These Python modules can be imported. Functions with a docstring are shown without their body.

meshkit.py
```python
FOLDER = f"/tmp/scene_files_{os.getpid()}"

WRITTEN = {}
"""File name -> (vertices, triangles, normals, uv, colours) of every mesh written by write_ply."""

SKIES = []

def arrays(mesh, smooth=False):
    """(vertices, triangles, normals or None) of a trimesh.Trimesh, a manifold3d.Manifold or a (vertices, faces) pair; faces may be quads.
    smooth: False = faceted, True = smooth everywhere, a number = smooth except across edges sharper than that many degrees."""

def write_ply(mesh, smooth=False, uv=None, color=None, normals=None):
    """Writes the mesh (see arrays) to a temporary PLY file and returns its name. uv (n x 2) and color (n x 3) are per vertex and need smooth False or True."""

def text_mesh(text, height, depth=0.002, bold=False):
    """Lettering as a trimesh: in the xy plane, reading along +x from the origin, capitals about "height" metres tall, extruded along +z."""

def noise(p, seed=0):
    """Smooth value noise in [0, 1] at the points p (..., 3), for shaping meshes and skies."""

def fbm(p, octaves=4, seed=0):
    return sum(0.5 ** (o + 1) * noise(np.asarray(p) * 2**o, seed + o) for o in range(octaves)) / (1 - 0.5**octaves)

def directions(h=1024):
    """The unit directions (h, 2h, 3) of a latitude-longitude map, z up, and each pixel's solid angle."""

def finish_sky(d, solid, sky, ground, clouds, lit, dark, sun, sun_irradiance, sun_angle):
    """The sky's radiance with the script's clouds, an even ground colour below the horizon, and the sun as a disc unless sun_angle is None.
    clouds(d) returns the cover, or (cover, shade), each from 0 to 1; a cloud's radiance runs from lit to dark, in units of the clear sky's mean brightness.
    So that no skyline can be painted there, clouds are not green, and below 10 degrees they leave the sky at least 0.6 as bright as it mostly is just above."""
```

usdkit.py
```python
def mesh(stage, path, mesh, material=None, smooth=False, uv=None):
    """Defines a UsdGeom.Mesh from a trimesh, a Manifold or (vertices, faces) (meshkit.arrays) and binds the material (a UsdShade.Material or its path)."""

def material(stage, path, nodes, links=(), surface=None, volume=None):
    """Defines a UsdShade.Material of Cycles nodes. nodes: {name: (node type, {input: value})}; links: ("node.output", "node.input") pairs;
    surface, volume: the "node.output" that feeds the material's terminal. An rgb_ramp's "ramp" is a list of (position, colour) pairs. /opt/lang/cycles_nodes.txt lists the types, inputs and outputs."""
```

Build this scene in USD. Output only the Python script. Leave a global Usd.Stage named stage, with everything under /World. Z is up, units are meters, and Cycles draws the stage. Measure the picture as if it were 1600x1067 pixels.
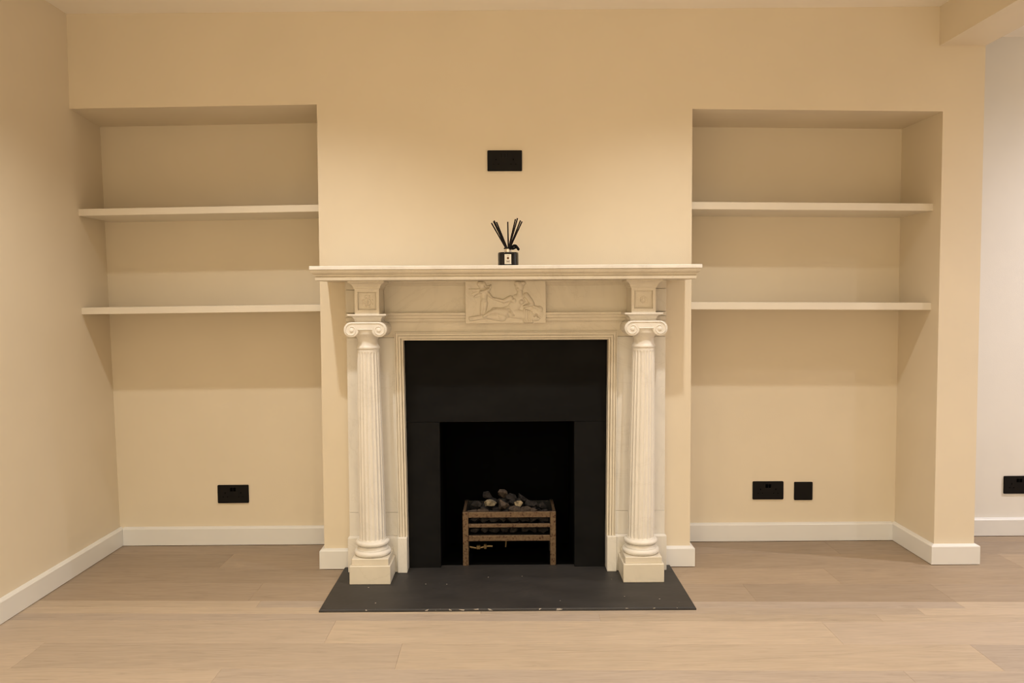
import math
import numpy as np
import trimesh
import manifold3d as m3
import meshkit
import usdkit
from pxr import Gf, Sdf, Usd, UsdGeom, UsdLux, UsdShade

stage = Usd.Stage.CreateInMemory()
UsdGeom.SetStageUpAxis(stage, UsdGeom.Tokens.z)
UsdGeom.SetStageMetersPerUnit(stage, 1.0)
world = UsdGeom.Xform.Define(stage, '/World')
stage.SetDefaultPrim(world.GetPrim())
UsdGeom.Scope.Define(stage, '/World/Looks')
rng = np.random.default_rng(7)

# ------------------------------------------------------------------ camera
EYE = np.array([.0028, -3.5152, 1.1568])
PITCH, YAW, ROLL = .0516, .0062, -.0055


def cam_dir(a, b):
    c, s = math.cos(ROLL), math.sin(ROLL)
    a, b = c * a + s * b, -s * a + c * b
    d = np.array([a, 1.0, -b])
    c, s = math.cos(PITCH), math.sin(PITCH)
    y, z = d[1] * c + d[2] * s, d[2] * c - d[1] * s
    c, s = math.cos(YAW), math.sin(YAW)
    return np.array([c * d[0] + s * y, -s * d[0] + c * y, z])


fwd = cam_dir(0, 0)
right = cam_dir(1, 0) - fwd
up = fwd - cam_dir(0, 1)
cam = UsdGeom.Camera.Define(stage, '/World/camera')
cam.AddTransformOp().Set(Gf.Matrix4d(*right, 0, *up, 0, *(-fwd), 0, *EYE, 1))
cam.CreateHorizontalApertureAttr(22.3)
cam.CreateFocalLengthAttr(22.3 * 1291 / 1600)
cam.CreateFStopAttr(0)
cam.CreateClippingRangeAttr(Gf.Vec2f(.05, 100))
cam.CreateExposureAttr(0.0)

# ------------------------------------------------------------------ lights: front downlights, added fill rows behind them, one unseen lamp
WARM = (1.0, .97, .91)
AMBER = (1.0, .90, .655)
WHITE = (1.0, .985, 1.05)
LIGHTS = [  # x, y, power, colour, cone, radius of the glowing lens
    (-.855, -.93, 17.5, WARM, 67, .020), (.77, -.93, 16.5, WARM, 67, .020), (2.51, -1.22, 6, WHITE, 74, .022),
    (-.91, -2.7, 9, WARM, 76, .10), (.77, -2.7, 7, WARM, 76, .10), (2.51, -2.9, 8, WHITE, 74, .10),  # added fill row, wide radius keeps its shadows soft
    (-.91, -4.3, 86, AMBER, 80, .16), (.77, -4.3, 68, AMBER, 80, .16), (2.51, -4.4, 8, WHITE, 80, .16),  # added rear row, supplies most of the ambient fill
    (3.6, -.50, 41, WHITE, 86, .022),  # out of view, placed to light the wall beyond the pier
]
for k, (x, y, power, colour, cone, radius) in enumerate(LIGHTS):
    L = UsdLux.SphereLight.Define(stage, f'/World/downlight_beam_{k + 1:03d}')
    L.AddTranslateOp().Set(Gf.Vec3d(x, y, 2.335 - max(0, radius - .022)))
    L.CreateRadiusAttr(radius)
    L.CreateIntensityAttr(power)
    L.CreateNormalizeAttr(True)
    L.CreateColorAttr(Gf.Vec3f(*colour))
    s = UsdLux.ShapingAPI.Apply(L.GetPrim())
    s.CreateShapingConeAngleAttr(cone)
    s.CreateShapingConeSoftnessAttr(.9)

# ------------------------------------------------------------------ helpers
used = {}


def numbered(parent, name):
    k = used.get((parent, name), 0)
    used[(parent, name)] = k + 1
    return name if k == 0 else f'{name}_{k:03d}'


def tag(prim, label=None, category=None, group=None, kind=None):
    for key, v in (('label', label), ('category', category), ('group', group), ('kind', kind)):
        if v:
            prim.SetCustomDataByKey(key, v)
    return prim


def path_of(parent):
    return '/World' if parent is None else str(parent.GetPath())


def obj(name, mesh, material, parent=None, smooth=False, label=None):
    p = path_of(parent)
    m = usdkit.mesh(stage, f'{p}/{numbered(p, name)}', mesh, '/World/Looks/' + material, smooth=smooth)
    if label:
        m.GetPrim().SetCustomDataByKey('label', label)
    return m.GetPrim()


def thing(name, label, category, loc=(0, 0, 0), rotz=0, group=None):
    x = UsdGeom.Xform.Define(stage, '/World/' + numbered('/World', name))
    if tuple(loc) != (0, 0, 0):
        x.AddTranslateOp().Set(Gf.Vec3d(*map(float, loc)))
    if rotz:
        x.AddRotateZOp().Set(rotz)
    return tag(x.GetPrim(), label, category, group)


def struct(name, mesh, material, smooth=False, label=None):
    return tag(obj(name, mesh, material, None, smooth), label, kind='structure')


def cat(*ms):
    return trimesh.util.concatenate([x for x in ms])


def box(x0, x1, y0, y1, z0, z1, b=0.0):
    if b <= 0:
        v = np.array([[x, y, z] for x in (x0, x1) for y in (y0, y1) for z in (z0, z1)])
    else:
        v = np.array([q for x, sx in ((x0, 1), (x1, -1)) for y, sy in ((y0, 1), (y1, -1)) for z, sz in ((z0, 1), (z1, -1))
                      for q in ((x, y + sy * b, z + sz * b), (x + sx * b, y, z + sz * b), (x + sx * b, y + sy * b, z))])
    return trimesh.convex.convex_hull(v)


def hull(v):
    return trimesh.convex.convex_hull(np.asarray(v, float))


def lathe(profile, n=64, at=(0, 0)):
    """profile: (radius, z) from bottom to top."""
    p = np.array(profile, float)
    m = trimesh.creation.revolve(p, sections=n)
    m.apply_translation((at[0], at[1], 0))
    return m


def mould(path, profile, close=True):
    """Sweeps profile [(out, z)] along the plan path with mitres; out is to the right of the walking direction."""
    P = np.array(path, float)
    n = len(P)
    d = np.diff(P, axis=0)
    d /= np.linalg.norm(d, axis=1, keepdims=True)
    nr = np.stack([d[:, 1], -d[:, 0]], 1)
    rings = []
    for i in range(n):
        if i == 0:
            m = nr[0]
        elif i == n - 1:
            m = nr[-1]
        else:
            m = nr[i - 1] + nr[i]
            m = m / (1 + nr[i - 1] @ nr[i])
        rings.append([(P[i, 0] + m[0] * o, P[i, 1] + m[1] * o, z) for o, z in profile])
    k = len(profile)
    v = np.array(rings).reshape(-1, 3)
    f = []
    for i in range(n - 1):
        for j in range(k):
            a, b = i * k + j, i * k + (j + 1) % k
            f += [(a, b, b + k), (a, b + k, a + k)]
    tri = trimesh.creation.triangulate_polygon(__import__('shapely.geometry', fromlist=['Polygon']).Polygon(profile), engine='earcut')
    tv, tf = tri
    idx = [int(np.argmin(np.sum((np.array(profile) - q) ** 2, 1))) for q in tv]
    for t in tf:
        a, b, c = (idx[q] for q in t)
        f += [(a, b, c), ((n - 1) * k + a, (n - 1) * k + c, (n - 1) * k + b)]
    m = trimesh.Trimesh(v, np.array(f), process=False)
    m.fix_normals()
    return m


def extrude_y(poly, y0, y1):
    """A shapely polygon in x, z made solid from y0 to y1."""
    m = trimesh.creation.extrude_polygon(poly, y1 - y0, engine='earcut')
    v = m.vertices.copy()
    m.vertices = np.stack([v[:, 0], y0 + v[:, 2], v[:, 1]], 1)
    m.invert()
    m.fix_normals()
    return m


def tube(points, r, sides=10):
    p = np.asarray(points, float)
    t = np.gradient(p, axis=0)
    t /= np.linalg.norm(t, axis=1, keepdims=True) + 1e-12
    ref = np.array([0, 1.0, 0]) if abs(t[0][1]) < .8 else np.array([1.0, 0, 0])
    a = np.cross(t, ref)
    a /= np.linalg.norm(a, axis=1, keepdims=True) + 1e-12
    b = np.cross(t, a)
    r = np.broadcast_to(r, (len(p),))
    ang = np.arange(sides) * 2 * np.pi / sides
    v = p[:, None] + r[:, None, None] * (np.cos(ang)[None, :, None] * a[:, None] + np.sin(ang)[None, :, None] * b[:, None])
    n = len(p)
    f = []
    for i in range(n - 1):
        for j in range(sides):
            q, w = i * sides + j, i * sides + (j + 1) % sides
            f += [(q, w, w + sides), (q, w + sides, q + sides)]
    v = np.vstack([v.reshape(-1, 3), p[0], p[-1]])
    for j in range(sides):
        f += [(n * sides, (j + 1) % sides, j), (n * sides + 1, (n - 1) * sides + j, (n - 1) * sides + (j + 1) % sides)]
    m = trimesh.Trimesh(v, np.array(f), process=False)
    m.fix_normals()
    return m


# ------------------------------------------------------------------ materials
def look(name, nodes, links, surface='p.BSDF'):
    return usdkit.material(stage, '/World/Looks/' + name, nodes, links, surface=surface)


def paint(name, colour, rough=.55, vary=.02, scale=3.0, bump=.0006, bscale=220.0, spec=.3):
    c = np.array(colour)
    look(name, {
        'g': ('geometry', {}),
        'n': ('noise_texture', {'scale': scale, 'detail': 4.0}),
        'r': ('rgb_ramp', {'ramp': [(.3, tuple(c * (1 - vary))), (.7, tuple(np.minimum(c * (1 + vary), .98)))]}),
        'b': ('noise_texture', {'scale': bscale, 'detail': 3.0}),
        'bu': ('bump', {'strength': .35, 'distance': bump}),
        'p': ('principled_bsdf', {'roughness': rough, 'specular_ior_level': spec}),
    }, [('g.position', 'n.vector'), ('g.position', 'b.vector'), ('n.fac', 'r.fac'), ('r.color', 'p.base_color'), ('b.fac', 'bu.height'), ('bu.normal', 'p.normal')])


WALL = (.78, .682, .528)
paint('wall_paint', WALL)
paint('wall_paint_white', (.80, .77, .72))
paint('ceiling_paint', (.92, .855, .76))
paint('gloss_white', (.80, .785, .76), rough=.3, bump=.0003, spec=.5)
paint('shelf_white', (.765, .695, .58), rough=.4, bump=.0003, spec=.4)
paint('soot', (.003, .003, .003), rough=.95, vary=.3, spec=.02)
paint('black_plastic', (.0075, .0065, .006), rough=.5, bump=.0001, spec=.14)
paint('black_hole', (.002, .002, .002), rough=.9, spec=.0)
paint('black_cloth', (.006, .006, .006), rough=.85, spec=.1)
paint('reed_black', (.012, .008, .007), rough=.75, spec=.2)
paint('label_print', (.12, .05, .02), rough=.6, spec=.2)
paint('label_cream', (.78, .72, .60), rough=.5, vary=.01, spec=.2)


def marble(name, colour, dirt):
    look(name, {
        'g': ('geometry', {}),
        'm': ('mapping', {'scale': (1.0, 1.0, .45)}),
        'n': ('noise_texture', {'scale': 7.0, 'detail': 6.0, 'distortion': 1.2}),
        'r': ('rgb_ramp', {'ramp': [(.34, tuple(np.array(colour) * .93)), (.5, colour), (.7, tuple(np.minimum(np.array(colour) * 1.03, .95)))]}),
        'n2': ('noise_texture', {'scale': 2.3, 'detail': 8.0, 'roughness': .62, 'distortion': 2.0}),
        'r2': ('rgb_ramp', {'ramp': [(.485, (0, 0, 0)), (.5, (1, 1, 1)), (.515, (0, 0, 0))]}),
        'f': ('math', {'math_type': 'multiply', 'value2': .10}),
        'mx': ('mix', {'color2': dirt}),
        'b': ('noise_texture', {'scale': 60.0, 'detail': 4.0}),
        'bu': ('bump', {'strength': .25, 'distance': .0012}),
        'p': ('principled_bsdf', {'roughness': .42, 'specular_ior_level': .4, 'subsurface_weight': .0}),
    }, [('g.position', 'm.vector'), ('m.vector', 'n.vector'), ('n.fac', 'r.fac'), ('g.position', 'n2.vector'), ('n2.fac', 'r2.fac'), ('r2.color', 'f.value1'),
        ('f.value', 'mx.fac'), ('r.color', 'mx.color1'), ('mx.color', 'p.base_color'), ('g.position', 'b.vector'), ('b.fac', 'bu.height'), ('bu.normal', 'p.normal')])


marble('marble', (.80, .757, .69), (.42, .36, .27))
marble('marble_aged', (.735, .665, .55), (.36, .29, .19))


def slate(name, colour, specks, rough=.55, spec=.35):
    c = np.array(colour)
    look(name, {
        'g': ('geometry', {}),
        'm': ('mapping', {'scale': (1.0, 2.2, 2.2)}),
        'n': ('noise_texture', {'scale': 5.0, 'detail': 6.0}),
        'r': ('rgb_ramp', {'ramp': [(.3, tuple(c * .8)), (.72, tuple(c * 1.25))]}),
        'v': ('noise_texture', {'scale': 95.0, 'detail': 1.0}),
        'v2': ('rgb_ramp', {'ramp': [(.80, (0, 0, 0)), (.83, (1, 1, 1))]}),
        'f': ('math', {'math_type': 'multiply', 'value2': specks}),
        'mx': ('mix', {'color2': (.45, .40, .34)}),
        'b': ('noise_texture', {'scale': 40.0, 'detail': 6.0}),
        'bu': ('bump', {'strength': .3, 'distance': .002}),
        'p': ('principled_bsdf', {'roughness': rough, 'specular_ior_level': spec}),
    }, [('g.position', 'm.vector'), ('m.vector', 'n.vector'), ('n.fac', 'r.fac'), ('g.position', 'v.vector'), ('v.fac', 'v2.fac'), ('v2.color', 'f.value1'), ('f.value', 'mx.fac'),
        ('r.color', 'mx.color1'), ('mx.color', 'p.base_color'), ('g.position', 'b.vector'), ('b.fac', 'bu.height'), ('bu.normal', 'p.normal')])


slate('slate', (.0085, .0083, .0083), .0, .75, .08)
slate('slate_hearth', (.034, .031, .030), .55)
paint('chip_pale', (.42, .37, .32), rough=.8)

look('bronze', {
    'g': ('geometry', {}),
    'n': ('noise_texture', {'scale': 110.0, 'detail': 5.0}),
    'r': ('rgb_ramp', {'ramp': [(.33, (.05, .016, .009)), (.42, (.14, .088, .05)), (.7, (.20, .135, .08))]}),
    'p': ('principled_bsdf', {'roughness': .5, 'metallic': .55}),
}, [('g.position', 'n.vector'), ('n.fac', 'r.fac'), ('r.color', 'p.base_color')])
look('dark_iron', {
    'p': ('principled_bsdf', {'base_color': (.02, .02, .02), 'roughness': .6, 'metallic': .3}),
}, [])
look('silver', {
    'p': ('principled_bsdf', {'base_color': (.82, .78, .72), 'roughness': .22, 'metallic': 1.0}),
}, [])
look('black_glass', {
    'p': ('principled_bsdf', {'base_color': (.006, .005, .006), 'roughness': .06, 'specular_ior_level': .55}),
}, [])
look('brass', {
    'p': ('principled_bsdf', {'base_color': (.20, .14, .07), 'roughness': .5, 'metallic': .9}),
}, [])
look('lamp_glow', {
    'e': ('emission', {'color': (1.0, .8, .52), 'strength': 6.0}),
}, [], surface='e.emission')


def coal(name, c):
    c = np.array(c)
    look(name, {
        'g': ('geometry', {}),
        'n': ('noise_texture', {'scale': 70.0, 'detail': 5.0}),
        'r': ('rgb_ramp', {'ramp': [(.35, tuple(c * .45)), (.65, tuple(c))]}),
        'bu': ('bump', {'strength': .8, 'distance': .004}),
        'p': ('principled_bsdf', {'roughness': .9, 'specular_ior_level': .15}),
    }, [('g.position', 'n.vector'), ('n.fac', 'r.fac'), ('r.color', 'p.base_color'), ('n.fac', 'bu.height'), ('bu.normal', 'p.normal')])


coal('coal_dark', (.035, .030, .028))
coal('coal_brown', (.095, .070, .054))
coal('coal_pale', (.36, .29, .19))


def oak(name, colour):
    c = np.array(colour)
    look(name, {
        'g': ('geometry', {}),
        'o': ('object_info', {}),
        'cx': ('combine_xyz', {}),
        's': ('vector_math', {'math_type': 'scale', 'scale': 13.0}),
        'a': ('vector_math', {'math_type': 'add'}),
        'm': ('mapping', {'scale': (1.9, 15.0, 4.0)}),
        'n': ('noise_texture', {'scale': 2.2, 'detail': 7.0, 'roughness': .66, 'distortion': 1.3}),
        'r': ('rgb_ramp', {'ramp': [(.25, tuple(c * .80)), (.45, tuple(c * .97)), (.6, tuple(c * 1.03)), (.8, tuple(c * 1.14))]}),
        'm2': ('mapping', {'scale': (3.0, 90.0, 4.0)}),
        'n2': ('noise_texture', {'scale': 3.0, 'detail': 4.0}),
        'r2': ('rgb_ramp', {'ramp': [(.3, (.90, .88, .86)), (.6, (1, 1, 1))]}),
        'mu': ('mix', {'mix_type': 'multiply', 'fac': 1.0}),
        'h': ('hsv', {}),
        'vr': ('map_range', {'from_min': 0.0, 'from_max': 1.0, 'to_min': .90, 'to_max': 1.08}),
        'bu': ('bump', {'strength': .3, 'distance': .0012}),
        'p': ('principled_bsdf', {'roughness': .5, 'specular_ior_level': .32}),
    }, [('o.random', 'cx.x'), ('o.random', 'cx.y'), ('o.random', 'cx.z'), ('cx.vector', 's.vector1'), ('g.position', 'a.vector1'), ('s.vector', 'a.vector2'),
        ('a.vector', 'm.vector'), ('m.vector', 'n.vector'), ('n.fac', 'r.fac'), ('a.vector', 'm2.vector'), ('m2.vector', 'n2.vector'), ('n2.fac', 'r2.fac'),
        ('r.color', 'mu.color1'), ('r2.color', 'mu.color2'), ('mu.color', 'h.color'), ('o.random', 'vr.value'), ('vr.result', 'h.value'), ('h.color', 'p.base_color'),
        ('n2.fac', 'bu.height'), ('bu.normal', 'p.normal')])


oak('oak_sand', (.50, .40, .31))
oak('oak_grey', (.465, .376, .303))
oak('oak_honey', (.51, .405, .303))
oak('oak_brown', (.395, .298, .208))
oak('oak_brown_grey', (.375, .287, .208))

# ------------------------------------------------------------------ room shell
BW, D = .7887, .362            # half width of the chimney breast, depth of the alcoves
XP0, XP1 = 1.846, 2.02         # pier
YB = .42                       # back wall of the room beyond the pier
XF, YF = 4.6, -5.2             # right and front limits of the room
ZC = 2.36


def zceil(x):
    return ZC + .005 * x


def slab(x0, x1, y0, y1, zlo, zhi):
    """A block whose underside or top may slope along x: zlo, zhi are functions of x or numbers."""
    f = lambda z, x: z(x) if callable(z) else z
    return hull([(x, y, f(z, x)) for x in (x0, x1) for y in (y0, y1) for z in (zlo, zhi)])


# floor: laid planks on a sub-floor
floor = UsdGeom.Xform.Define(stage, '/World/floor').GetPrim()
tag(floor, 'pale limewashed oak plank floor', kind='structure')
obj('subfloor', box(-1.95, XF, YF, .50, -.06, -.016), 'dark_iron', floor)
ROW, Y0, TILT = .195, -.015, -.025
known = {0: [-1.25, .35, 2.2], 1: [-.2, 1.35, 2.9], 2: [-1.0, .95, 1.7, 3.3], 3: [-.95, .334, 1.34, 1.6, 3.0], 4: [-.62, 1.12, 2.6], 5: [-1.572, -.355, 1.536, 3.4], 6: [-.9, 1.224, 3.1], -1: [-.3, 1.5, 3.3]}
strips = []
for k in range(-3, 28):
    hi, lo = Y0 - (k - 1) * ROW, Y0 - k * ROW
    cuts = list(known.get(k, []))
    if not cuts:
        x = -1.95 + rng.uniform(.3, 1.7)
        while x < XF - .3:
            cuts.append(x)
            x += rng.uniform(1.3, 2.1)
    if k == 3:   # a row of narrow boards
        for (a, b), cc in zip(((0, .34), (.34, .66), (.66, 1)), ([-.95, 1.7, 3.2], [-.1, 1.52, 3.5], [.334, 1.34, 2.7])):
            strips.append((hi - a * (hi - lo), hi - b * (hi - lo), cc, k))
    else:
        strips.append((hi, lo, cuts, k))
g, bv = .00015, .0005
n_plank = 0
for hi, lo, cuts, k in strips:
    xs = [-1.95] + cuts + [XF]
    for x0, x1 in zip(xs[:-1], xs[1:]):
        top = min(hi - g, 9)
        v = []
        for x, sx in ((x0 + g, 1), (x1 - g, -1)):
            for y, sy in ((lo + g, 1), (top, -1)):
                v += [(x, y, -.016), (x, y, -bv), (x + sx * bv, y + sy * bv, 0)]
        v = np.array(v)
        v[:, 1] += TILT * v[:, 0]
        v[:, 1] = np.minimum(v[:, 1], .47)
        if np.ptp(v[:, 1]) < .02:
            continue
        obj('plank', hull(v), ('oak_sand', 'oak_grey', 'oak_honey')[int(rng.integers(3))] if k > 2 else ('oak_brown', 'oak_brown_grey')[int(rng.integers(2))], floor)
        n_plank += 1

struct('ceiling', slab(-2.05, XF + .1, YF - .1, .6, zceil, 2.48), 'ceiling_paint', label='plain cream painted ceiling')


# left wall, slightly out of true in the alcove
def xleft(y, z):
    t = min(max(y / D, 0), 1.3)
    front = -1.833 + .0105 * min(z / 1.97, 1)
    back = -1.834 - .039 * min(z / 1.97, 1.05)
    return front * (1 - t) + back * t


ys, zs = [YF, -2.5, -1, -.4, 0, .09, .18, .27, D, .46], list(np.linspace(0, 1.97, 9)) + [2.40]
gv = np.array([[xleft(y, z), y, z] for y in ys for z in zs])
nz = len(zs)
fq = []
nA = len(gv)
for i in range(len(ys) - 1):
    for j in range(nz - 1):
        a = i * nz + j
        fq += [(a, a + nz, a + nz + 1), (a, a + nz + 1, a + 1), (nA + a, nA + a + nz + 1, nA + a + nz), (nA + a, nA + a + 1, nA + a + nz + 1)]
ring = [j for j in range(nz)] + [i * nz + nz - 1 for i in range(1, len(ys))] + [(len(ys) - 1) * nz + j for j in range(nz - 2, -1, -1)] + [i * nz for i in range(len(ys) - 2, 0, -1)]
for a, b in zip(ring, ring[1:] + ring[:1]):
    fq += [(a, b, nA + b), (a, nA + b, nA + a)]
gv2 = gv.copy()
gv2[:, 0] = -2.03
lw = trimesh.Trimesh(np.vstack([gv, gv2]), np.array(fq), process=False)
lw.fix_normals()
struct('wall_left', lw, 'wall_paint', smooth=20, label='cream painted left side wall')

struct('wall_back', box(-2.0, XP1 - .02, D, .55, 0, 2.41), 'wall_paint', label='cream back wall inside the two shelved alcoves')
OP = (-.43, .43, .985)
breast = cat(box(-BW, OP[0], 0, D, 0, 2.41), box(OP[1], BW, 0, D, 0, 2.41), box(OP[0], OP[1], 0, D, OP[2], 2.41))
struct('wall_chimney', trimesh.Trimesh(*[(lambda m: (m.vert_properties[:, :3], m.tri_verts))(m3.Manifold.batch_boolean([m3.Manifold(m3.Mesh(np.array(b.vertices, np.float32), np.array(b.faces, np.uint32))) for b in (
    box(-BW, BW, 0, D, 0, 2.41),)] + [m3.Manifold(m3.Mesh(np.array(b.vertices, np.float32), np.array(b.faces, np.uint32))) for b in (box(OP[0], OP[1], -.2, D - .005, -.1, OP[2]),)], m3.OpType.Subtract).to_mesh())][0], process=False), 'wall_paint', label='projecting cream chimney breast above the mantelpiece')


def zl(x):
    return 1.975 + .0135 * (x + .785)


def zr(x):
    return 1.950 - .0142 * (x - .789)


struct('wall_header_left', slab(-1.90, -BW, 0, D, zl, 2.41), 'wall_paint', label='flat wall over the left alcove')
struct('wall_header_right', slab(BW, XP0, 0, D, zr, 2.41), 'wall_paint', label='flat wall over the right alcove')
struct('wall_pier', box(XP0, XP1, 0, YB + .05, 0, 2.41), 'wall_paint', label='narrow cream wall pier right of the right alcove')
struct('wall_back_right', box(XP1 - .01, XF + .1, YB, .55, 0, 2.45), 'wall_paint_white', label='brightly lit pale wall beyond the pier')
struct('wall_right', box(XF, XF + .1, YF - .1, .55, 0, 2.45), 'wall_paint_white')  # out of view, closes the room on the right for bounced light
struct('wall_front', box(-2.03, XF + .1, YF - .1, YF, 0, 2.45), 'wall_paint_white')  # behind the camera, closes the room for bounced light
struct('ceiling_beam', box(1.825, 2.02, YF, 0, 2.207, 2.42), 'wall_paint', label='boxed beam running forward from the pier under the ceiling')

# baseboards
SK = [(0, .0025), (.018, .0025), (.018, .079), (.015, .083), (.003, .088), (0, .088)]


def base(name, path, label):
    m = mould(path, [(o, z) for o, z in SK])
    struct(name, m, 'gloss_white', label=label)


base('baseboard_left', [(-1.833, YF), (-1.834, D)], 'white baseboard along the left wall')
base('baseboard_alcove_left', [(-1.815, D), (-BW, D)], 'white baseboard at the back of the left alcove')
base('baseboard_chimney_left', [(-BW, D), (-BW, 0), (-.667, 0)], 'white baseboard wrapping the left corner of the chimney breast')
base('baseboard_chimney_right', [(.667, 0), (BW, 0), (BW, D)], 'white baseboard wrapping the right corner of the chimney breast')
base('baseboard_alcove_right', [(BW, D), (XP0 - .018, D)], 'white baseboard at the back of the right alcove')
base('baseboard_pier', [(XP0, D), (XP0, 0), (XP1, 0), (XP1, YB)], 'white baseboard wrapping around the wall pier')
base('baseboard_right', [(XP1 + .018, YB), (XF, YB)], 'white baseboard of the pale wall beyond the pier')


# alcove shelves
def shelf(x0, z0, x1, z1, t, label):
    b = .0015
    v = []
    for x, z in ((x0, z0), (x1, z1)):
        v += [(x, .066 + b, z), (x, .066, z - b), (x, .066, z - t + b), (x, .066 + b, z - t), (x, D, z), (x, D, z - t)]
    tag(obj('alcove_shelf', hull(v), 'shelf_white'), label, 'shelf', 'white shelves in the alcoves')


shelf(xleft(.066, 1.55) - .001, 1.552, -BW, 1.566, .030, 'upper white floating shelf in the left alcove')
shelf(xleft(.066, 1.13) - .001, 1.129, -BW, 1.137, .030, 'lower white floating shelf in the left alcove')
shelf(BW, 1.570, XP0, 1.558, .032, 'upper white floating shelf in the right alcove')
shelf(BW, 1.138, XP0, 1.130, .032, 'lower white floating shelf in the right alcove')

# ------------------------------------------------------------------ hearth and slate inset
HZ = .010
hv = []
for x, y, sx, sy in ((-.700, -.505, 1, 1), (.700, -.509, -1, 1), (-.700, -.0005, 1, 0), (.700, -.0005, -1, 0)):
    hv += [(x, y, 0.0005), (x, y, HZ - .004), (x + sx * .004, y + sy * .004, HZ)]
hearth = thing('hearth', 'dark grey slate hearth slab on the floor in front of the fireplace', 'hearth')
obj('slab', hull(hv), 'slate_hearth', hearth)
for (x, y, w) in ((-.30, -.5045, .016), (-.255, -.5045, .03), (-.21, -.5045, .022), (-.17, -.505, .028), (-.12, -.505, .05), (-.065, -.505, .02), (.12, -.506, .012), (.19, -.506, .03), (.44, -.507, .018), (.545, -.507, .014), (.63, -.507, .02), (-.525, -.4985, .012)):
    n = 9
    yf = -.507 - .00286 * x
    pts = [(x + rng.uniform(-w, w) / 2, yf + rng.uniform(-.0012, .0035), HZ - .0035 + rng.uniform(-.0045, .0036)) for _ in range(n)]
    obj('edge_chip', hull(pts), 'chip_pale', hearth, label='pale chip in the slate edge' if w > .03 else None)
for (x, y) in ((-.555, -.27), (-.33, -.235), (-.08, -.16), (-.245, -.24), (.45, -.39), (.06, -.15), (-.5, -.44), (.58, -.42), (.2, -.43)):
    r = rng.uniform(.0018, .0034)
    obj('paint_fleck', hull([(x + r * math.cos(a), y + r * math.sin(a), HZ + h) for a in np.linspace(0, 6, 7) for h in (0, .0006)]), 'chip_pale', hearth)

inset = thing('slate_inset', 'near black slate fireplace inset framing the dark firebox', 'fireplace inset')
SY = -.032
obj('header_panel', box(-.435, .435, SY, -.002, .6362, .987, .0008), 'slate', inset)
obj('side_panel', box(-.435, -.285, SY, -.002, HZ, .635, .0008), 'slate', inset)
obj('side_panel', box(.287, .435, SY, -.002, HZ, .635, .0008), 'slate', inset)
fb = cat(box(-.43, -.285, -.0018, .34, .0, .80), box(.287, .43, -.0018, .34, .0, .80), box(-.285, .287, .325, .345, .0, .80), box(-.285, .287, -.0018, .34, .72, .80), box(-.285, .287, -.0002, .34, .0, .008))
obj('firebox', fb, 'soot', inset)

# ------------------------------------------------------------------ marble fireplace surround
from shapely.geometry import Point, Polygon, box as rect
from shapely.ops import unary_union

sur = thing('fireplace_surround', 'neoclassical cream marble mantelpiece with two Ionic columns and carved tablet', 'fireplace')
PX, PY = .665, -.074
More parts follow.
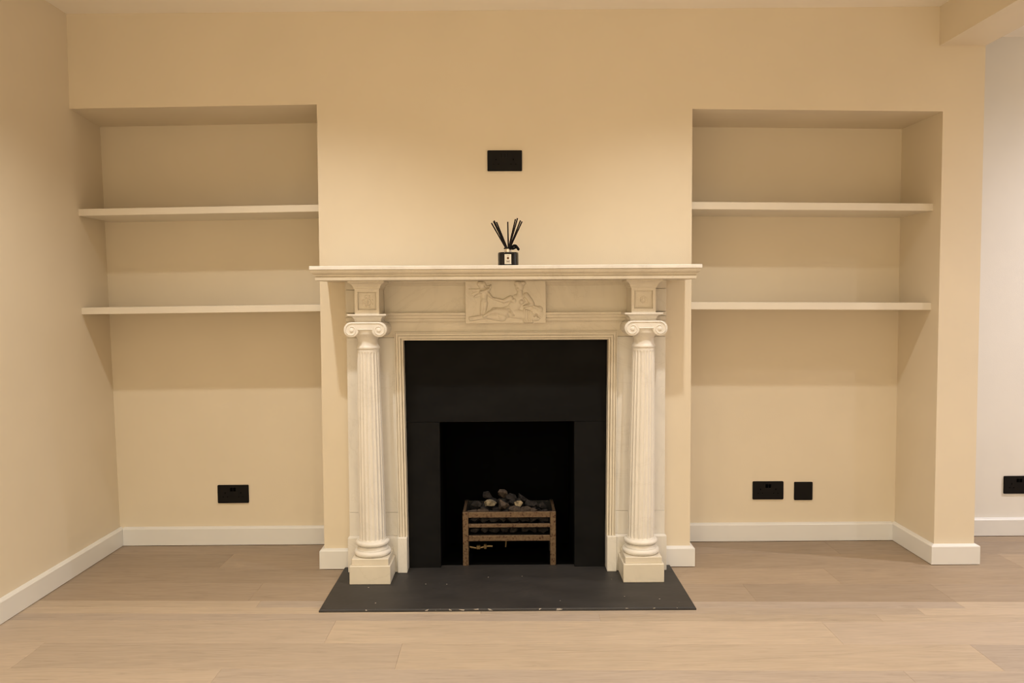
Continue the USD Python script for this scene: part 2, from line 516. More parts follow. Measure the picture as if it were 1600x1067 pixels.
# mantel shelf: slab and the moulding under it
ms = obj('mantel_shelf', box(-.760, .762, -.310, 0, 1.272, 1.287, .002), 'marble', sur)
prof = [(0, 1.231), (0, 1.2715)]
cove = []
for a in np.linspace(0, math.pi / 2, 7):
    cove.append((.0 + .013 * (1 - math.cos(a)) * -1 - .004, 1.2715 - .017 * math.sin(a)))
outl = [(-.004, 1.2715)] + cove[1:] + [(-.016, 1.2545), (-.016, 1.2495), (-.0215, 1.2495), (-.0215, 1.2465), (-.018, 1.2445), (-.018, 1.2395), (-.020, 1.2325), (-.0225, 1.231), (-.2, 1.231), (-.2, 1.2715)]
bed = mould([(.762, 0), (.762, -.310), (-.760, -.310), (-.760, 0)][::-1], outl)
obj('shelf_moulding', bed, 'marble_aged', sur, smooth=35)
# the ground of the surround: two pilaster slabs and a lintel, with fine joints
for s, x0, x1 in ((-1, -PX, -.458), (1, .456, PX)):
    p = obj('pilaster', box(x0, x1, PY + .002, 0, .262, .9975, .001), 'marble', sur)
    obj('pilaster_base', box(x0, x1, PY + .002, 0, .162, .261, .001), 'marble', p)
    obj('pilaster_foot', cat(box(x0 - (.006 if s < 0 else 0), x1 + (.006 if s > 0 else 0), PY - .012, 0, HZ, .155, .001), hull([(x, y, z) for x, y, z in
        ((x0 - (.006 if s < 0 else 0), PY - .012, .155), (x1 + (.006 if s > 0 else 0), PY - .012, .155), (x0, PY, .162), (x1, PY, .162), (x0 - (.006 if s < 0 else 0), -.001, .155), (x1 + (.006 if s > 0 else 0), -.001, .155), (x0, -.001, .162), (x1, -.001, .162))])), 'marble', p)
obj('lintel', extrude_y(Polygon([(-PX, .9985), (-.4648, .9985), (-.4648, 1.0212), (.4618, 1.0212), (.4618, .9985), (PX, .9985), (PX, 1.231), (-PX, 1.231)]), PY - .004, 0), 'marble_aged', sur)
# architrave moulding round the opening
def arch(x0, x1, z1, w, y0, y1):
    return extrude_y(rect(x0 - w, HZ, x1 + w, z1 + w).difference(rect(x0, 0, x1, z1)), y0, y1)
OX0, OX1, OZ = -.4285, .4255, .986
def jamb(x_in_top, x_in_bot, w0, w1, y, z0, z1, s):
    """an upright strip from w0 to w1 outside the opening's edge."""
    v = []
    for z, xi in ((z0, x_in_bot), (z1, x_in_top)):
        for w in (w0, w1):
            for yy in (y, -.0005 + SY * 0):
                v.append((xi + s * w, yy, z))
    return hull(v)
STEPS = ((0, .0072, -.082), (.007, .0097, -.0780), (.0095, .0182, -.091), (.018, .0207, -.0830), (.0205, .0300, -.0875), (.0298, .0317, -.0830), (.0315, .0350, -.091))
for s, xt, xb in ((-1, -.4295, -.4205), (1, .4265, .4185)):
    jm = cat(*[jamb(xt, xb, w0, w1, y, .155, OZ + w1 - .0002, s) for w0, w1, y in STEPS])
    obj('jamb_moulding', jm, 'marble_aged', sur)
    xa, xc = sorted((xb, xb + s * .040))
    obj('jamb_block', box(xa, xc, -.100, -.0005, HZ, .160, .002), 'marble', sur)
lm = cat(*[box(-.4295 - w0 + .0001, .4265 + w0 - .0001, y, -.0005, OZ + w0, OZ + w1) for w0, w1, y in STEPS])
obj('lintel_moulding', lm, 'marble_aged', sur)
# frieze: crown, panel and band on each side of the tablet
TX0, TX1 = -.167, .164
for x0, x1 in ((-.505, TX0 + .001), (TX1 - .001, .505)):
    f = obj('frieze_panel', box(x0, x1, -.083, -.05, 1.100, 1.213), 'marble_aged', sur)
    obj('frieze_crown', extrude_y_x := trimesh.Trimesh(*(lambda m: (m.vertices, m.faces))(mould([(x0, 0), (x1, 0)], [(.05, 1.231), (.05, 1.207), (.087, 1.207), (.087, 1.211), (.090, 1.213), (.095, 1.218), (.105, 1.224), (.109, 1.2265), (.109, 1.2312)])), process=False), 'marble_aged', f)
    obj('frieze_band', mould([(x0, 0), (x1, 0)], [(.05, 1.064), (.092, 1.064), (.094, 1.0665), (.096, 1.076), (.101, 1.079), (.103, 1.089), (.108, 1.092), (.108, 1.1005), (.05, 1.1015)]), 'marble_aged', f)
# outer ends of the frieze, beyond the columns
for s in (-1, 1):
    x0, x1 = sorted((s * .60, s * (PX - .001)))
    obj('frieze_end', cat(box(x0, x1, -.086, -.05, 1.102, 1.196, .001), box(x0, x1, -.092, -.05, 1.198, 1.231, .001), box(x0, x1, -.100, -.05, 1.085, 1.100, .001), box(x0, x1, -.090, -.05, 1.066, 1.084, .001)), 'marble_aged', sur)

# carved tablet
tab = obj('tablet', box(TX0, TX1, -.112, -.05, 1.0555, 1.2308, .0015), 'marble_aged', sur, label='carved marble tablet with a winged infant and a reclining draped woman in low relief')


def relief():
    W, H = 300, 158
    us, vs = np.linspace(232, 1350, W), np.linspace(165, 752, H)
    U, V = np.meshgrid(us, vs)
    h = np.zeros_like(U)

    def cap(p, q, r0, r1, amp):
        nonlocal h
        p, q = np.array(p, float), np.array(q, float)
        d = q - p
        t = np.clip(((U - p[0]) * d[0] + (V - p[1]) * d[1]) / max(d @ d, 1e-9), 0, 1)
        dist = np.hypot(U - p[0] - t * d[0], V - p[1] - t * d[1])
        r = r0 + (r1 - r0) * t
        k = amp * np.sqrt(np.clip(1 - (dist / r) ** 2, 0, 1))
        h = np.maximum(h, k)

    def ell(c, a, b, amp, rot=0):
        nonlocal h
        cc, s = math.cos(rot), math.sin(rot)
        x, y = (U - c[0]), (V - c[1])
        x, y = x * cc + y * s, -x * s + y * cc
        k = amp * np.sqrt(np.clip(1 - (x / a) ** 2 - (y / b) ** 2, 0, 1))
        h = np.maximum(h, k)

    def groove(pts, r, amp):
        nonlocal h
        for p, q in zip(pts[:-1], pts[1:]):
            p, q = np.array(p, float), np.array(q, float)
            d = q - p
            t = np.clip(((U - p[0]) * d[0] + (V - p[1]) * d[1]) / (d @ d), 0, 1)
            dist = np.hypot(U - p[0] - t * d[0], V - p[1] - t * d[1])
            h = h - amp * np.clip(1 - (dist / r) ** 2, 0, 1)

    # ground and rock
    ell((760, 790), 640, 90, .20)
    ell((1225, 610), 95, 100, .36)
    ell((1260, 560), 50, 50, .58)
    ell((1205, 665), 75, 60, .56)
    # winged infant
    cap((440, 290), (290, 282), 26, 12, .30)
    cap((440, 300), (330, 340), 22, 10, .22)
    cap((440, 345), (365, 385), 34, 18, .26)
    ell((468, 222), 58, 56, .75)
    ell((440, 205), 48, 42, .66)
    cap((490, 300), (490, 470), 54, 44, .60)
    ell((492, 330), 50, 40, .74)
    ell((492, 425), 46, 48, .70)
    cap((475, 460), (455, 610), 40, 24, .60)
    cap((505, 470), (492, 610), 44, 24, .72)
    cap((455, 318), (560, 285), 28, 22, .88)
    cap((560, 290), (585, 232), 22, 16, .80)
    cap((535, 320), (600, 395), 26, 18, .70)
    cap((585, 250), (520, 240), 16, 14, .7)
    # woman: head, torso, arms
    ell((985, 245), 62, 74, .82)
    ell((960, 205), 52, 42, .72)
    ell((1035, 200), 40, 34, .6)
    cap((990, 315), (985, 370), 40, 46, .66)
    ell((975, 415), 118, 78, .52, -.1)
    cap((960, 430), (880, 560), 86, 78, .52)
    ell((905, 440), 42, 42, .86)
    ell((1010, 455), 42, 40, .86)
    cap((860, 405), (770, 445), 42, 32, .70)
    cap((770, 445), (620, 408), 28, 18, .66)
    cap((1075, 365), (1160, 480), 42, 34, .74)
    cap((1160, 485), (1050, 515), 32, 22, .80)
    # hips, legs
    cap((860, 580), (760, 610), 88, 80, .62)
    cap((790, 600), (630, 575), 66, 46, .92)
    cap((630, 578), (490, 648), 42, 28, .90)
    cap((490, 648), (290, 672), 26, 16, .60)
    cap((740, 670), (560, 655), 58, 40, .62)
    cap((560, 655), (300, 700), 32, 18, .52)
    # drapery
    cap((900, 610), (1050, 640), 70, 60, .60)
    for i, x in enumerate((1058, 1090, 1122, 1152)):
        cap((x - 8, 560 + 12 * i), (x, 742), 17, 20, .66 - .05 * i)
    cap((840, 560), (900, 640), 20, 16, .92)
    cap((1180, 520), (1290, 560), 24, 18, .66)
    groove([(830, 540), (850, 590), (910, 640)], 11, .22)
    groove([(1040, 500), (1110, 490)], 10, .35)
    groove([(565, 395), (605, 422)], 14, .35)
    groove([(1050, 405), (1075, 435)], 16, .5)
    groove([(1190, 655), (1215, 630), (1235, 655), (1275, 675)], 12, .35)
    groove([(545, 450), (555, 560)], 8, .12)
    groove([(490, 625), (560, 570), (650, 540)], 9, .2)
    groove([(820, 620), (840, 690)], 9, .18)
    groove([(690, 620), (700, 690)], 8, .12)
    groove([(500, 235), (560, 262)], 10, .35)
    groove([(945, 262), (965, 268)], 8, .2)
    from scipy.ndimage import gaussian_filter
    h = gaussian_filter(np.clip(h, -.12, 1), .8)
    e = np.minimum.reduce([U - 232, 1350 - U, V - 165, 752 - V]) / 12
    h = h * np.clip(e, 0, 1)
    X = TX0 + (U - 232) / 1118 * (TX1 - TX0)
    Z = 1.2308 - (V - 165) / 587 * (1.2308 - 1.0555)
    Y = -.1105 - .019 * h
    v = np.stack([X, Y, Z], -1).reshape(-1, 3)
    i, j = np.meshgrid(np.arange(H - 1), np.arange(W - 1), indexing='ij')
    a = (i * W + j).ravel()
    f = np.vstack([np.stack([a, a + W, a + W + 1], 1), np.stack([a, a + W + 1, a + 1], 1)])
    # close at the back so that the carving is a solid
    n = len(v)
    vb = v.copy()
    vb[:, 1] = -.102
    edge = list(range(W)) + [r * W + W - 1 for r in range(1, H)] + [(H - 1) * W + c for c in range(W - 2, -1, -1)] + [r * W for r in range(H - 2, 0, -1)]
    side = [(p, q, n + q) for p, q in zip(edge, edge[1:] + edge[:1])] + [(p, n + q, n + p) for p, q in zip(edge, edge[1:] + edge[:1])]
    m = trimesh.Trimesh(np.vstack([v, vb]), np.vstack([f, f[:, ::-1] + n, np.array(side)]), process=False)
    m.fix_normals()
    return m


obj('relief', relief(), 'marble_aged', tab, smooth=60)

# columns
def column(cx, cy, ornate):
    """fluted shaft (the part), with its plinth, base, neck and capital as sub-parts."""
    top_shift = -.008 if ornate else .0105

    def lean(m):   # the old columns stand slightly out of plumb
        v = np.array(m.vertices)
        v[:, 0] += top_shift * np.clip((v[:, 2] - .15) / .85, 0, 1)
        m.vertices = v
        return m

    n, zs = 20 * 10, np.concatenate([[.170, .172], np.linspace(.176, .186, 5), np.linspace(.2, .925, 12), np.linspace(.930, .946, 6), [.9465, .958]])
    rows = []
    for z in zs:
        t = np.clip((z - .175) / .78, 0, 1)
        R = .0545 - .0100 * (t ** 1.5)
        th = np.arange(n) / n * 2 * np.pi
        ph = (th * 20 / (2 * np.pi)) % 1.0
        w = .76
        q = np.clip(1 - ((ph - .5) / (w / 2)) ** 2, 0, 1)
        endfade = np.clip(min((z - .1735) / .008, (.9465 - z) / .013), 0, 1)
        lim = w / 2 * math.sqrt(max(0, 1 - (1 - endfade) ** 2))
        q = np.where(np.abs(ph - .5) < lim + 1e-9, q, 0) * (endfade > 0)
        r = R - .0029 * np.sqrt(q) * min(1, endfade * 1.5)
        rows.append(np.stack([cx + r * np.cos(th), cy + r * np.sin(th), np.full(n, z)], 1))
    v = np.vstack(rows)
    f = []
    k = len(zs)
    i, j = np.meshgrid(np.arange(k - 1), np.arange(n), indexing='ij')
    a, b = (i * n + j).ravel(), (i * n + (j + 1) % n).ravel()
    f = np.vstack([np.stack([a, b, b + n], 1), np.stack([a, b + n, a + n], 1)])
    v = np.vstack([v, [[cx, cy, zs[0]], [cx, cy, zs[-1]]]])
    jj = np.arange(n)
    f = np.vstack([f, np.stack([np.full(n, k * n), (jj + 1) % n, jj], 1), np.stack([np.full(n, k * n + 1), (k - 1) * n + jj, (k - 1) * n + (jj + 1) % n], 1)])
    col = obj('column', lean(trimesh.Trimesh(v, f, process=False)), 'marble', sur, smooth=40, label='fluted Ionic column with scrolled capital on a square plinth')
    # plinth: lower block and upper step
    obj('plinth', cat(box(cx - .0825, cx + .0825, -.2375, -.0725, HZ, .0855, .0022), box(cx - .0745, cx + .0745, -.229, -.0725, .085, .1125, .002)), 'marble_aged', col)
    tor = lambda r, z0, z1, k: [(r - k + k * math.cos(a), (z0 + z1) / 2 + (z1 - z0) / 2 * math.sin(a)) for a in np.linspace(-math.pi / 2, math.pi / 2, 11)]
    prof = [(0, .112)] + tor(.0755, .112, .136, .013) + [(.0645, .137), (.0635, .139), (.0595, .143), (.0585, .147), (.0600, .151), (.0630, .1525)] + tor(.0690, .153, .1735, .011) + [(.0575, .1745), (.0560, .178), (0, .178)]
    obj('base', lathe(prof, 72, (cx, cy)), 'marble', col, smooth=40)
    # necking under the capital
    prof = [(0, .955), (.0440, .955), (.0462, .957), (.0478, .9605), (.0478, .9645), (.0474, .9655), (.0440, .9705), (.0415, .9765), (.0402, .985), (.0408, .995), (.0450, 1.004), (.0540, 1.014), (.0600, 1.022), (.0600, 1.045), (0, 1.045)]
    obj('neck', lean(lathe(prof, 64, (cx, cy))), 'marble', col, smooth=45)
    # capital: cushion with two scrolls
    y0, y1 = -.2180, -.078
    shape = unary_union([Point(cx - .0555, 1.037).buffer(.0302, 24), Point(cx + .0555, 1.037).buffer(.0302, 24), rect(cx - .0555, 1.0335, cx + .0555, 1.0672)])
    shape = shape.buffer(-.006).buffer(.006)
    fillet = shape.buffer(.008).buffer(-.008)
    inner = fillet.buffer(-.0025)
    body = cat(extrude_y(fillet, y0 + .002, y1), extrude_y(inner, y0, y0 + .004))
    cap = obj('capital', lean(body), 'marble', col, smooth=35, label='Ionic capital with two spiral volutes')
    # raised rim: spiral from each eye, joined by the bead along the band
    ridges, eyes = [], []
    for s in (-1, 1):
        ex, ez = cx + s * .0545, 1.0345
        pts = []
        for a in np.linspace(0, 2.15 * math.pi, 60):
            t = a / (2.15 * math.pi)
            r = .0270 - .0145 * t ** .9
            pts.append((ex + s * r * math.sin(a) * 1.0, y0 - .0002, ez + .001 + r * math.cos(a)))
        ridges.append(tube(pts, np.linspace(.0030, .0018, len(pts)), 8))
        e = trimesh.creation.icosphere(3, .0092)
        e.apply_scale((1, .55, 1))
        e.apply_translation((ex, y0 + .0005, ez))
        eyes.append(e)
    ridges.append(tube([(cx + u, y0 - .0002, 1.0626) for u in np.linspace(-.0545, .0545, 9)], .0028, 8))
    ridges.append(tube([(cx + u, y0 - .0002, 1.0375) for u in np.linspace(-.029, .029, 9)], .0024, 8))
    # scroll rolls running back to the wall, with a waist
    obj('volute', lean(cat(*ridges, *eyes)), 'marble', col, smooth=50)
    # abacus with flaring sides between the capital and the block
    y = lambda w: -.1525 - w
    av = []
    lev = [(.0515, 1.0672), (.0520, 1.072), (.0545, 1.080), (.0600, 1.087), (.0690, 1.0915), (.0745, 1.093), (.0765, 1.0935), (.0765, 1.099)]
    obj('abacus', square_stack(cx, lev, -.058), 'marble', sur)
    # block with sunk panel and rosette
    bx0, bx1, bz0, bz1, by = cx - .0485, cx + .0485, 1.0985, 1.199, -.2140
    fr = rect(bx0, bz0, bx1, bz1).difference(rect(bx0 + .0115, bz0 + .0165, bx1 - .0115, bz1 - .0115))
    bead = rect(bx0 + .0155, bz0 + .0205, bx1 - .0155, bz1 - .0155).difference(rect(bx0 + .0172, bz0 + .0222, bx1 - .0172, bz1 - .0172))
    blk = obj('frieze_block', cat(box(bx0, bx1, by + .0105, -.058, bz0, bz1), extrude_y(fr, by, by + .012), extrude_y(bead, by + .0085, by + .012)), 'marble_aged', sur)
    lev2 = [(.0490, 1.1975), (.0500, 1.2005), (.0530, 1.2025), (.0535, 1.2055), (.0560, 1.211), (.0610, 1.218), (.0690, 1.2235), (.0715, 1.2245), (.0715, 1.2312)]
    obj('block_crown', square_stack(cx, lev2, -.058, -.1655), 'marble_aged', sur)
    rx, rz, ry = cx + (.001 if ornate else .002), 1.150 if not ornate else 1.147, by + .0105
    r1 = trimesh.creation.torus(.0125, .0023, 40, 10)
    r1.apply_transform(trimesh.transformations.rotation_matrix(math.pi / 2, [1, 0, 0]))
    r1.apply_translation((rx, ry - .0006, rz))
    parts = [r1]
    if ornate:
        d = .0085
        parts.append(hull([(rx + d, ry, rz), (rx - d, ry, rz), (rx, ry, rz + d * 1.2), (rx, ry, rz - d * 1.2), (rx, ry - .005, rz), (rx, ry + .001, rz)]))
        for a in np.arange(8) * math.pi / 4 + math.pi / 8:
            e = trimesh.creation.icosphere(2, .0042)
            e.apply_scale((1, .6, 1))
            e.apply_translation((rx + .0195 * math.cos(a), ry, rz + .0195 * math.sin(a)))
            parts.append(e)
        for u in (-.006, .006):
            e = trimesh.creation.icosphere(2, .0045)
            e.apply_scale((1, .6, 1))
            e.apply_translation((rx + u, ry, rz + .0235))
            parts.append(e)
    else:
        e = trimesh.creation.icosphere(2, .0055)
        e.apply_scale((1, .6, 1))
        e.apply_translation((rx, ry, rz))
        parts.append(e)
    obj('rosette', cat(*parts), 'marble_aged', blk, smooth=50)


def square_stack(cx, levels, yback, front=-.150):
    """A square moulding: half width at each height, centred on the column, flat at the back."""
    v, f = [], []
    for w, z in levels:
        yf = front - w
        v += [(cx - w, yf, z), (cx + w, yf, z), (cx + w, yback, z), (cx - w, yback, z)]
    for i in range(len(levels) - 1):
        for j in range(4):
            a, b = i * 4 + j, i * 4 + (j + 1) % 4
            f += [(a, b, b + 4), (a, b + 4, a + 4)]
    t = (len(levels) - 1) * 4
    f += [(0, 2, 1), (0, 3, 2), (t, t + 1, t + 2), (t, t + 2, t + 3)]
    m = trimesh.Trimesh(np.array(v, float), np.array(f), process=False)
    m.fix_normals()
    return m


column(-.5545, -.155, True)
column(.5500, -.155, False)

# ------------------------------------------------------------------ grate, coals and burner in the firebox
GY0, GY1 = -.012, .215
grate = thing('fire_grate', 'freestanding tarnished bronze fire grate holding coals in the firebox', 'fire grate')
GX0, GX1 = -.192, .209
for x0 in (GX0, GX1 - .025):
    obj('leg', box(x0, x0 + .025, GY0, GY0 + .02, HZ, .2435, .0015), 'bronze', grate)
for x0 in (GX0, GX1 - .02):
    obj('leg', box(x0, x0 + .02, GY1 - .02, GY1, .0082, .2435, .0015), 'dark_iron', grate)
for z0, z1 in ((.2185, .2430), (.1755, .1910), (.1165, .1405)):
    obj('bar', box(GX0 + .0245, GX1 - .0245, GY0 + .001, GY0 + .016, z0, z1, .0015), 'bronze', grate)
for x0 in (GX0 + .001, GX1 - .013):
    obj('side_rail', box(x0, x0 + .012, GY0 + .018, GY1 - .018, .232, .2435, .001), 'bronze', grate)
    obj('side_panel', box(x0 + .002, x0 + .010, GY0 + .019, GY1 - .019, .12, .231), 'dark_iron', grate)
obj('back_panel', box(GX0 + .018, GX1 - .018, GY1 - .014, GY1 - .004, .12, .24), 'dark_iron', grate)
obj('tray', box(GX0 + .02, GX1 - .02, GY0 + .03, GY1 - .02, .118, .128), 'dark_iron', grate)

tops = []
spots = [  # x, y, z, size, material, label
    (-.150, .030, .228, .034, 'coal_brown', 'brown coal at the front left corner of the grate'),
    (-.105, .028, .232, .036, 'coal_brown', 'brown coal at the front of the heap beside the left corner coal'),
    (-.075, .075, .262, .032, 'coal_pale', 'palest cream coal near the left of the heap'),
    (-.022, .060, .256, .038, 'coal_brown', 'large tan coal right of the palest coal'),
    (-.028, .130, .290, .036, 'coal_brown', 'topmost coal of the heap'),
    (-.085, .140, .283, .032, 'coal_dark', 'dark coal behind the palest coal'),
    (.015, .110, .278, .030, 'coal_dark', 'dark coal right of the topmost coal'),
    (.060, .120, .272, .036, 'coal_dark', 'dark flat coal at the right of the heap top'),
    (.035, .045, .236, .034, 'coal_brown', 'brown coal at the front centre of the grate'),
    (.052, .070, .258, .030, 'coal_pale', 'coal with a pale streak right of centre'),
    (.080, .040, .238, .030, 'coal_brown', 'brown coal in front of the pale streaked coal'),
    (.120, .040, .230, .032, 'coal_brown', 'small brown coal at the front right of the grate'),
    (.160, .035, .230, .030, 'coal_dark', 'dark coal in the front right corner of the grate'),
    (-.060, .030, .226, .034, 'coal_dark', 'dark coal just behind the top bar left of centre'),
    (-.010, .030, .224, .032, 'coal_dark', 'dark coal just behind the top bar at the centre'),
    (-.130, .100, .250, .034, 'coal_dark', 'dark coal at the back left of the heap'),
    (.105, .110, .250, .034, 'coal_dark', 'dark coal at the back right of the heap'),
    (.150, .120, .235, .034, 'coal_dark', 'dark coal at the back right corner of the grate'),
]
ordinal = ('leftmost', 'second', 'third', 'fourth', 'fifth', 'sixth', 'seventh', 'rightmost')
packed = []
for row, z in (('upper', .203), ('lower', .157)):
    for k, x in enumerate(np.linspace(-.142, .157, 8)):
        n = ordinal[k]
        packed.append((x, .034, z, .033, 'coal_dark', f'dark coal in the {row} gap between the grate bars, ' + (n if k in (0, 7) else f'{n} from the left')))
bed = [(x, y, z) for z, ys, xs in ((.152, (.085, .125, .165), np.linspace(-.135, .15, 7)), (.195, (.075, .118, .162), np.linspace(-.135, .15, 7)), (.228, (.085, .13), np.linspace(-.10, .11, 5)), (.256, (.108, .14), np.linspace(-.065, .065, 4))) for y in ys for x in xs]


def lump(r, seed):
    g2 = np.random.default_rng(seed)
    v = g2.normal(size=(15, 3))
    v /= np.linalg.norm(v, axis=1, keepdims=True)
    v *= g2.uniform(.8, 1.05, (15, 1)) * np.array([1.15, .95, .78]) * r
    m = trimesh.convex.convex_hull(v)
    m = m.subdivide()
    m.vertices *= (1 + .16 * (meshkit.noise(np.array(m.vertices) * 70 + seed) - .5))[:, None]
    return m


for q, (x, y, z, r, mat, label) in enumerate(spots + packed):
    m = lump(r * (.78 if q < len(spots) else .72), 100 + q)
    m.apply_translation((x, y, z))
    tag(obj('coal', m, mat, smooth=25), label, 'coal', 'coals heaped on top of the grate' if q < len(spots) else 'coals packed behind the bars of the grate')
bl = []
for q, p in enumerate(bed):
    m = lump(.025, 400 + q)
    m.apply_translation(np.array(p) + np.random.default_rng(900 + q).uniform(-.005, .005, 3))
    bl.append(m)
tag(obj('coal_bed', cat(*bl), 'coal_dark', smooth=25), 'bed of small dark coals filling the middle of the fire grate under the heap', 'coals', kind='stuff')

burner = thing('gas_burner', 'small brass gas pipe and valve under the fire grate', 'gas burner')
obj('pipe', tube([(x, .03, .079 + .004 * math.sin(x * 60)) for x in np.linspace(-.165, -.065, 12)], .005, 8), 'brass', burner, smooth=40)
obj('valve', cat(box(-.135, -.118, .022, .038, .070, .088, .002), box(-.103, -.090, .021, .039, .072, .092, .002)), 'brass', burner)
obj('jet', tube([(-.006, .025, .118), (-.006, .025, .098), (-.008, .025, .080)], .004, 8), 'brass', burner, smooth=40)

# ------------------------------------------------------------------ reed diffuser on the mantel shelf
DX, DY, DZ = .0100, -.19, 1.287
diff = thing('reed_diffuser', 'black glass reed diffuser bottle with silver collar and cream label on the mantel shelf', 'diffuser', (DX, DY, DZ))
obj('bottle', lathe([(0, 0), (.0390, 0), (.0408, .0015), (.0412, .004), (.0412, .0495), (.0405, .0530), (.0385, .0550), (.0165, .0558), (0, .0558)], 72), 'black_glass', diff, smooth=35)
obj('collar', lathe([(0, .0556), (.0155, .0556), (.0163, .0565), (.0163, .0730), (.0155, .0742), (.0120, .0742), (0, .0735)], 48), 'silver', diff, smooth=35)


def wrap(x0, x1, z0, z1, R, t=.0004, n=14):
    xs = np.linspace(x0, x1, n)
    v = []
    for x in xs:
        a = x / R
        for r, z in ((R, z0), (R + t, z0), (R + t, z1), (R, z1)):
            v.append((r * math.sin(a), -r * math.cos(a), z))
    f = []
    for i in range(n - 1):
        for j in range(4):
            a, b = i * 4 + j, i * 4 + (j + 1) % 4
            f += [(a, b, b + 4), (a, b + 4, a + 4)]
    e = (n - 1) * 4
    f += [(0, 1, 2), (0, 2, 3), (e, e + 2, e + 1), (e, e + 3, e + 2)]
    m = trimesh.Trimesh(np.array(v), np.array(f), process=False)
    m.fix_normals()
    return m


lab = obj('label', wrap(-.0145, .0125, .0075, .0465, .0413), 'label_cream', diff, label='cream paper label with a small dark crest')
cv = [(.0042 * math.cos(a) * (1 + .18 * math.cos(6 * a)), .0310 + .0048 * math.sin(a) * (1 + .18 * math.cos(6 * a))) for a in np.linspace(0, 2 * math.pi, 36, endpoint=False)]
cm = trimesh.creation.extrude_polygon(Polygon(cv), .0003, engine='earcut')
cm.vertices = np.stack([cm.vertices[:, 0] - .001, -.0420 + cm.vertices[:, 2], cm.vertices[:, 1]], 1)
obj('crest', cm, 'label_print', lab)
obj('label_line', cat(*[wrap(-.001 - w, -.001 + w, z, z + .0011, .04175, .0002, 6) for w, z in ((.008, .0195), (.006, .0165), (.007, .0135), (.005, .0400))]), 'label_print', lab)
rb = []
loop = [(.004, -.016, .0700), (.014, -.018, .0765), (.024, -.018, .0815), (.031, -.017, .0805), (.036, -.017, .0740), (.041, -.017, .0665), (.044, -.017, .0640)]
loop2 = [(.002, -.0175, .0735), (.012, -.019, .0700), (.020, -.019, .0690), (.027, -.018, .0720), (.034, -.018, .0760)]
for pts, r in ((loop, .0052), (loop2, .0040)):
    p = np.array(pts)
    q = np.stack([np.interp(np.linspace(0, len(p) - 1, 24), np.arange(len(p)), p[:, k]) for k in range(3)], 1)
    t = tube(q, np.interp(np.linspace(0, 1, 24), [0, .2, .8, 1], [r * .6, r, r, r * .8]), 10)
    rb.append(t)
rb.append(lathe([(.0160, .0690), (.0172, .0692), (.0172, .0738), (.0160, .0740)], 40))
obj('ribbon', cat(*rb), 'black_cloth', diff, smooth=50, label='black ribbon bow tied round the collar')
tips = [(-.056, 1.459, -.014, 'leftmost black reed of the diffuser'), (-.048, 1.467, -.011, 'second black reed from the left in the diffuser'), (-.0455, 1.4695, -.0085, 'third black reed from the left in the diffuser'),
        (-.036, 1.465, -.006, 'innermost black reed of the left leaning bunch'), (.009, 1.464, .001, 'single upright black reed in the middle of the diffuser'),
        (.040, 1.476, .003, 'innermost black reed of the right leaning bunch'), (.048, 1.478, .006, 'tallest black reed, second of the right leaning bunch'),
        (.060, 1.470, .0085, 'third black reed of the right leaning bunch'), (.066, 1.465, .0105, 'rightmost black reed of the diffuser')]
for q, (tx, tz, nx, label) in enumerate(tips):
    yy = DY + (-.006, .004, .0, .007, -.003, .006, -.005, .003, -.002)[q] * .9
    s = (tx - .0002 - (DX + nx * .75)) / (tz - (DZ + .0742))
    zb = DZ + .0745
    xb = DX + nx * .75
    a, b = (xb, yy, zb), (tx, DY + (yy - DY) * 2.2, tz)
    o = obj('diffuser_reed', tube([np.array(a) + (np.array(b) - np.array(a)) * t for t in np.linspace(0, 1, 4)], .0026, 8), 'reed_black', smooth=40)
    tag(o, label, 'reed', 'black reeds in the diffuser')

# ------------------------------------------------------------------ wall sockets
def rounded(w, h, y0, y1, r=.004):
    return extrude_y(rect(-w / 2 + r, -h / 2 + r, w / 2 - r, h / 2 - r).buffer(r, 6), y0, y1)


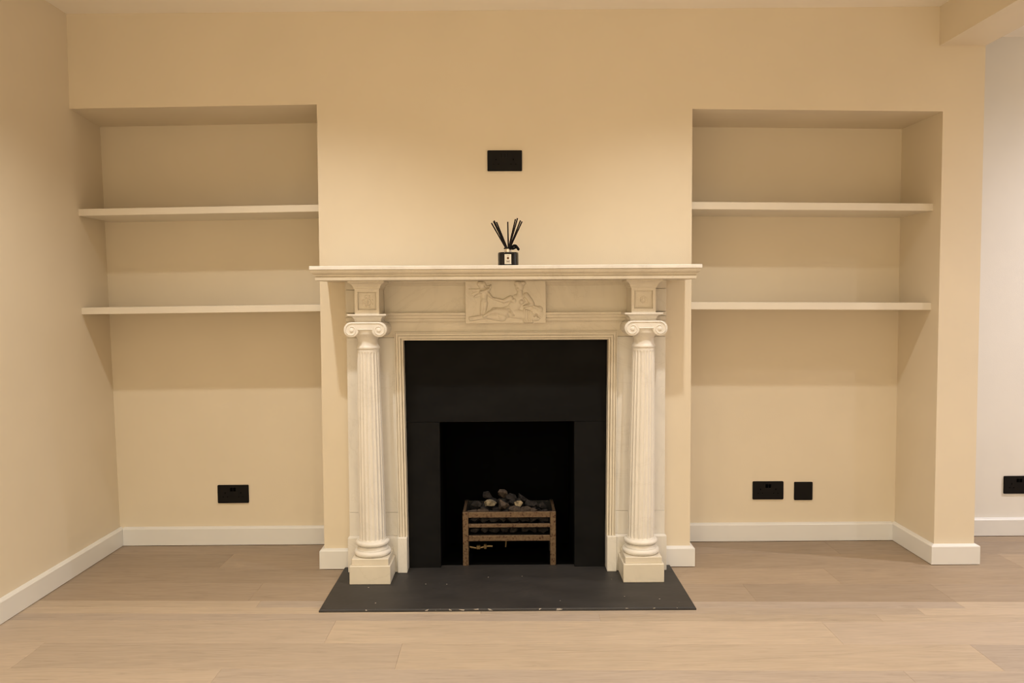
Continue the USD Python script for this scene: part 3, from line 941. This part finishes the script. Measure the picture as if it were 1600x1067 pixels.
def double_socket(loc, label, rocker='black_hole'):
    t = thing('double_socket', label, 'socket', loc, group='black double sockets')
    pins = []
    for sx in (-.0365, .0365):
        pins += [rect(sx - .0022, .001, sx + .0022, .0095), rect(sx - .0135, -.0155, sx - .0070, -.0112), rect(sx + .0070, -.0155, sx + .0135, -.0112)]
    face = rect(-.073 + .004, -.043 + .004, .073 - .004, .043 - .004).buffer(.004, 6)
    inner = face.buffer(-.0016)
    hole = unary_union(pins + [rect(-.0135, .0125, -.0010, .0305), rect(.0010, .0125, .0135, .0305)])
    obj('faceplate', cat(extrude_y(face, -.0055, -.0002), extrude_y(inner.difference(hole), -.0075, -.0054)), 'black_plastic', t)
    for sx in (-.00725, .00725):
        m = box(sx - .0060, sx + .0060, -.0088, -.0056, .0128, .0302, .001)
        m.apply_transform(trimesh.transformations.rotation_matrix(.10, [1, 0, 0], [sx, -.007, .0215]))
        obj('switch', m, rocker, t)
    for p in pins:
        x0, z0, x1, z1 = p.bounds
        obj('pin_hole', box(x0 + .0001, x1 - .0001, -.0062, -.0056, z0 + .0001, z1 - .0001), 'black_hole', t)


double_socket((-.002, 0, 1.737), 'black double socket high on the chimney breast above the diffuser', 'black_plastic')
double_socket((-1.2955, D, .2425), 'black double socket low on the back wall of the left alcove')
double_socket((1.2385, D, .2420), 'black double socket beside the blank plate in the right alcove')
double_socket((2.470, YB, .2470), 'black double socket on the pale wall beyond the pier')
bp = thing('blank_plate', 'square black blank plate right of the double socket in the right alcove', 'blank plate', (1.4065, D, .2380))
obj('faceplate', rounded(.087, .086, -.0055, -.0002), 'black_plastic', bp)
obj('cover', rounded(.0838, .0828, -.0075, -.0054, .003), 'black_plastic', bp)

# ------------------------------------------------------------------ fittings of the front downlights and of the added fill lamps
ring = [(.0, .0), (.028, .0), (.030, -.004), (.043, -.005), (.045, -.003), (.045, .0015), (0, .0015)]
for k, (x, y, p, c, cone, radius) in enumerate(LIGHTS):
    where = ('left of the front row', 'right of the front row', 'nearest the pier beyond the beam', 'added fill lamp left of the middle row', 'added fill lamp right of the middle row', 'added fill lamp beyond the beam in the middle row',
             'added fill lamp left of the rear row', 'added fill lamp right of the rear row', 'added fill lamp beyond the beam in the rear row', 'unseen lamp farthest right, placed to light the wall beyond the pier')[k]
    t = thing('downlight', f'white recessed ceiling light, {where}', 'downlight', (x, y, zceil(x)), group='recessed downlights')
    u = radius / .022  # bezels grow with the widened radius of the added fill lamps
    r = trimesh.creation.revolve(np.array([(u, 1)]) * np.array([(.030, -.0005), (.031, -.004), (.043, -.005), (.045, -.003), (.045, .0005), (.030, .0005), (.030, -.0005)]), sections=40)
    r.fix_normals()
    obj('bezel', r, 'gloss_white', t, smooth=40)
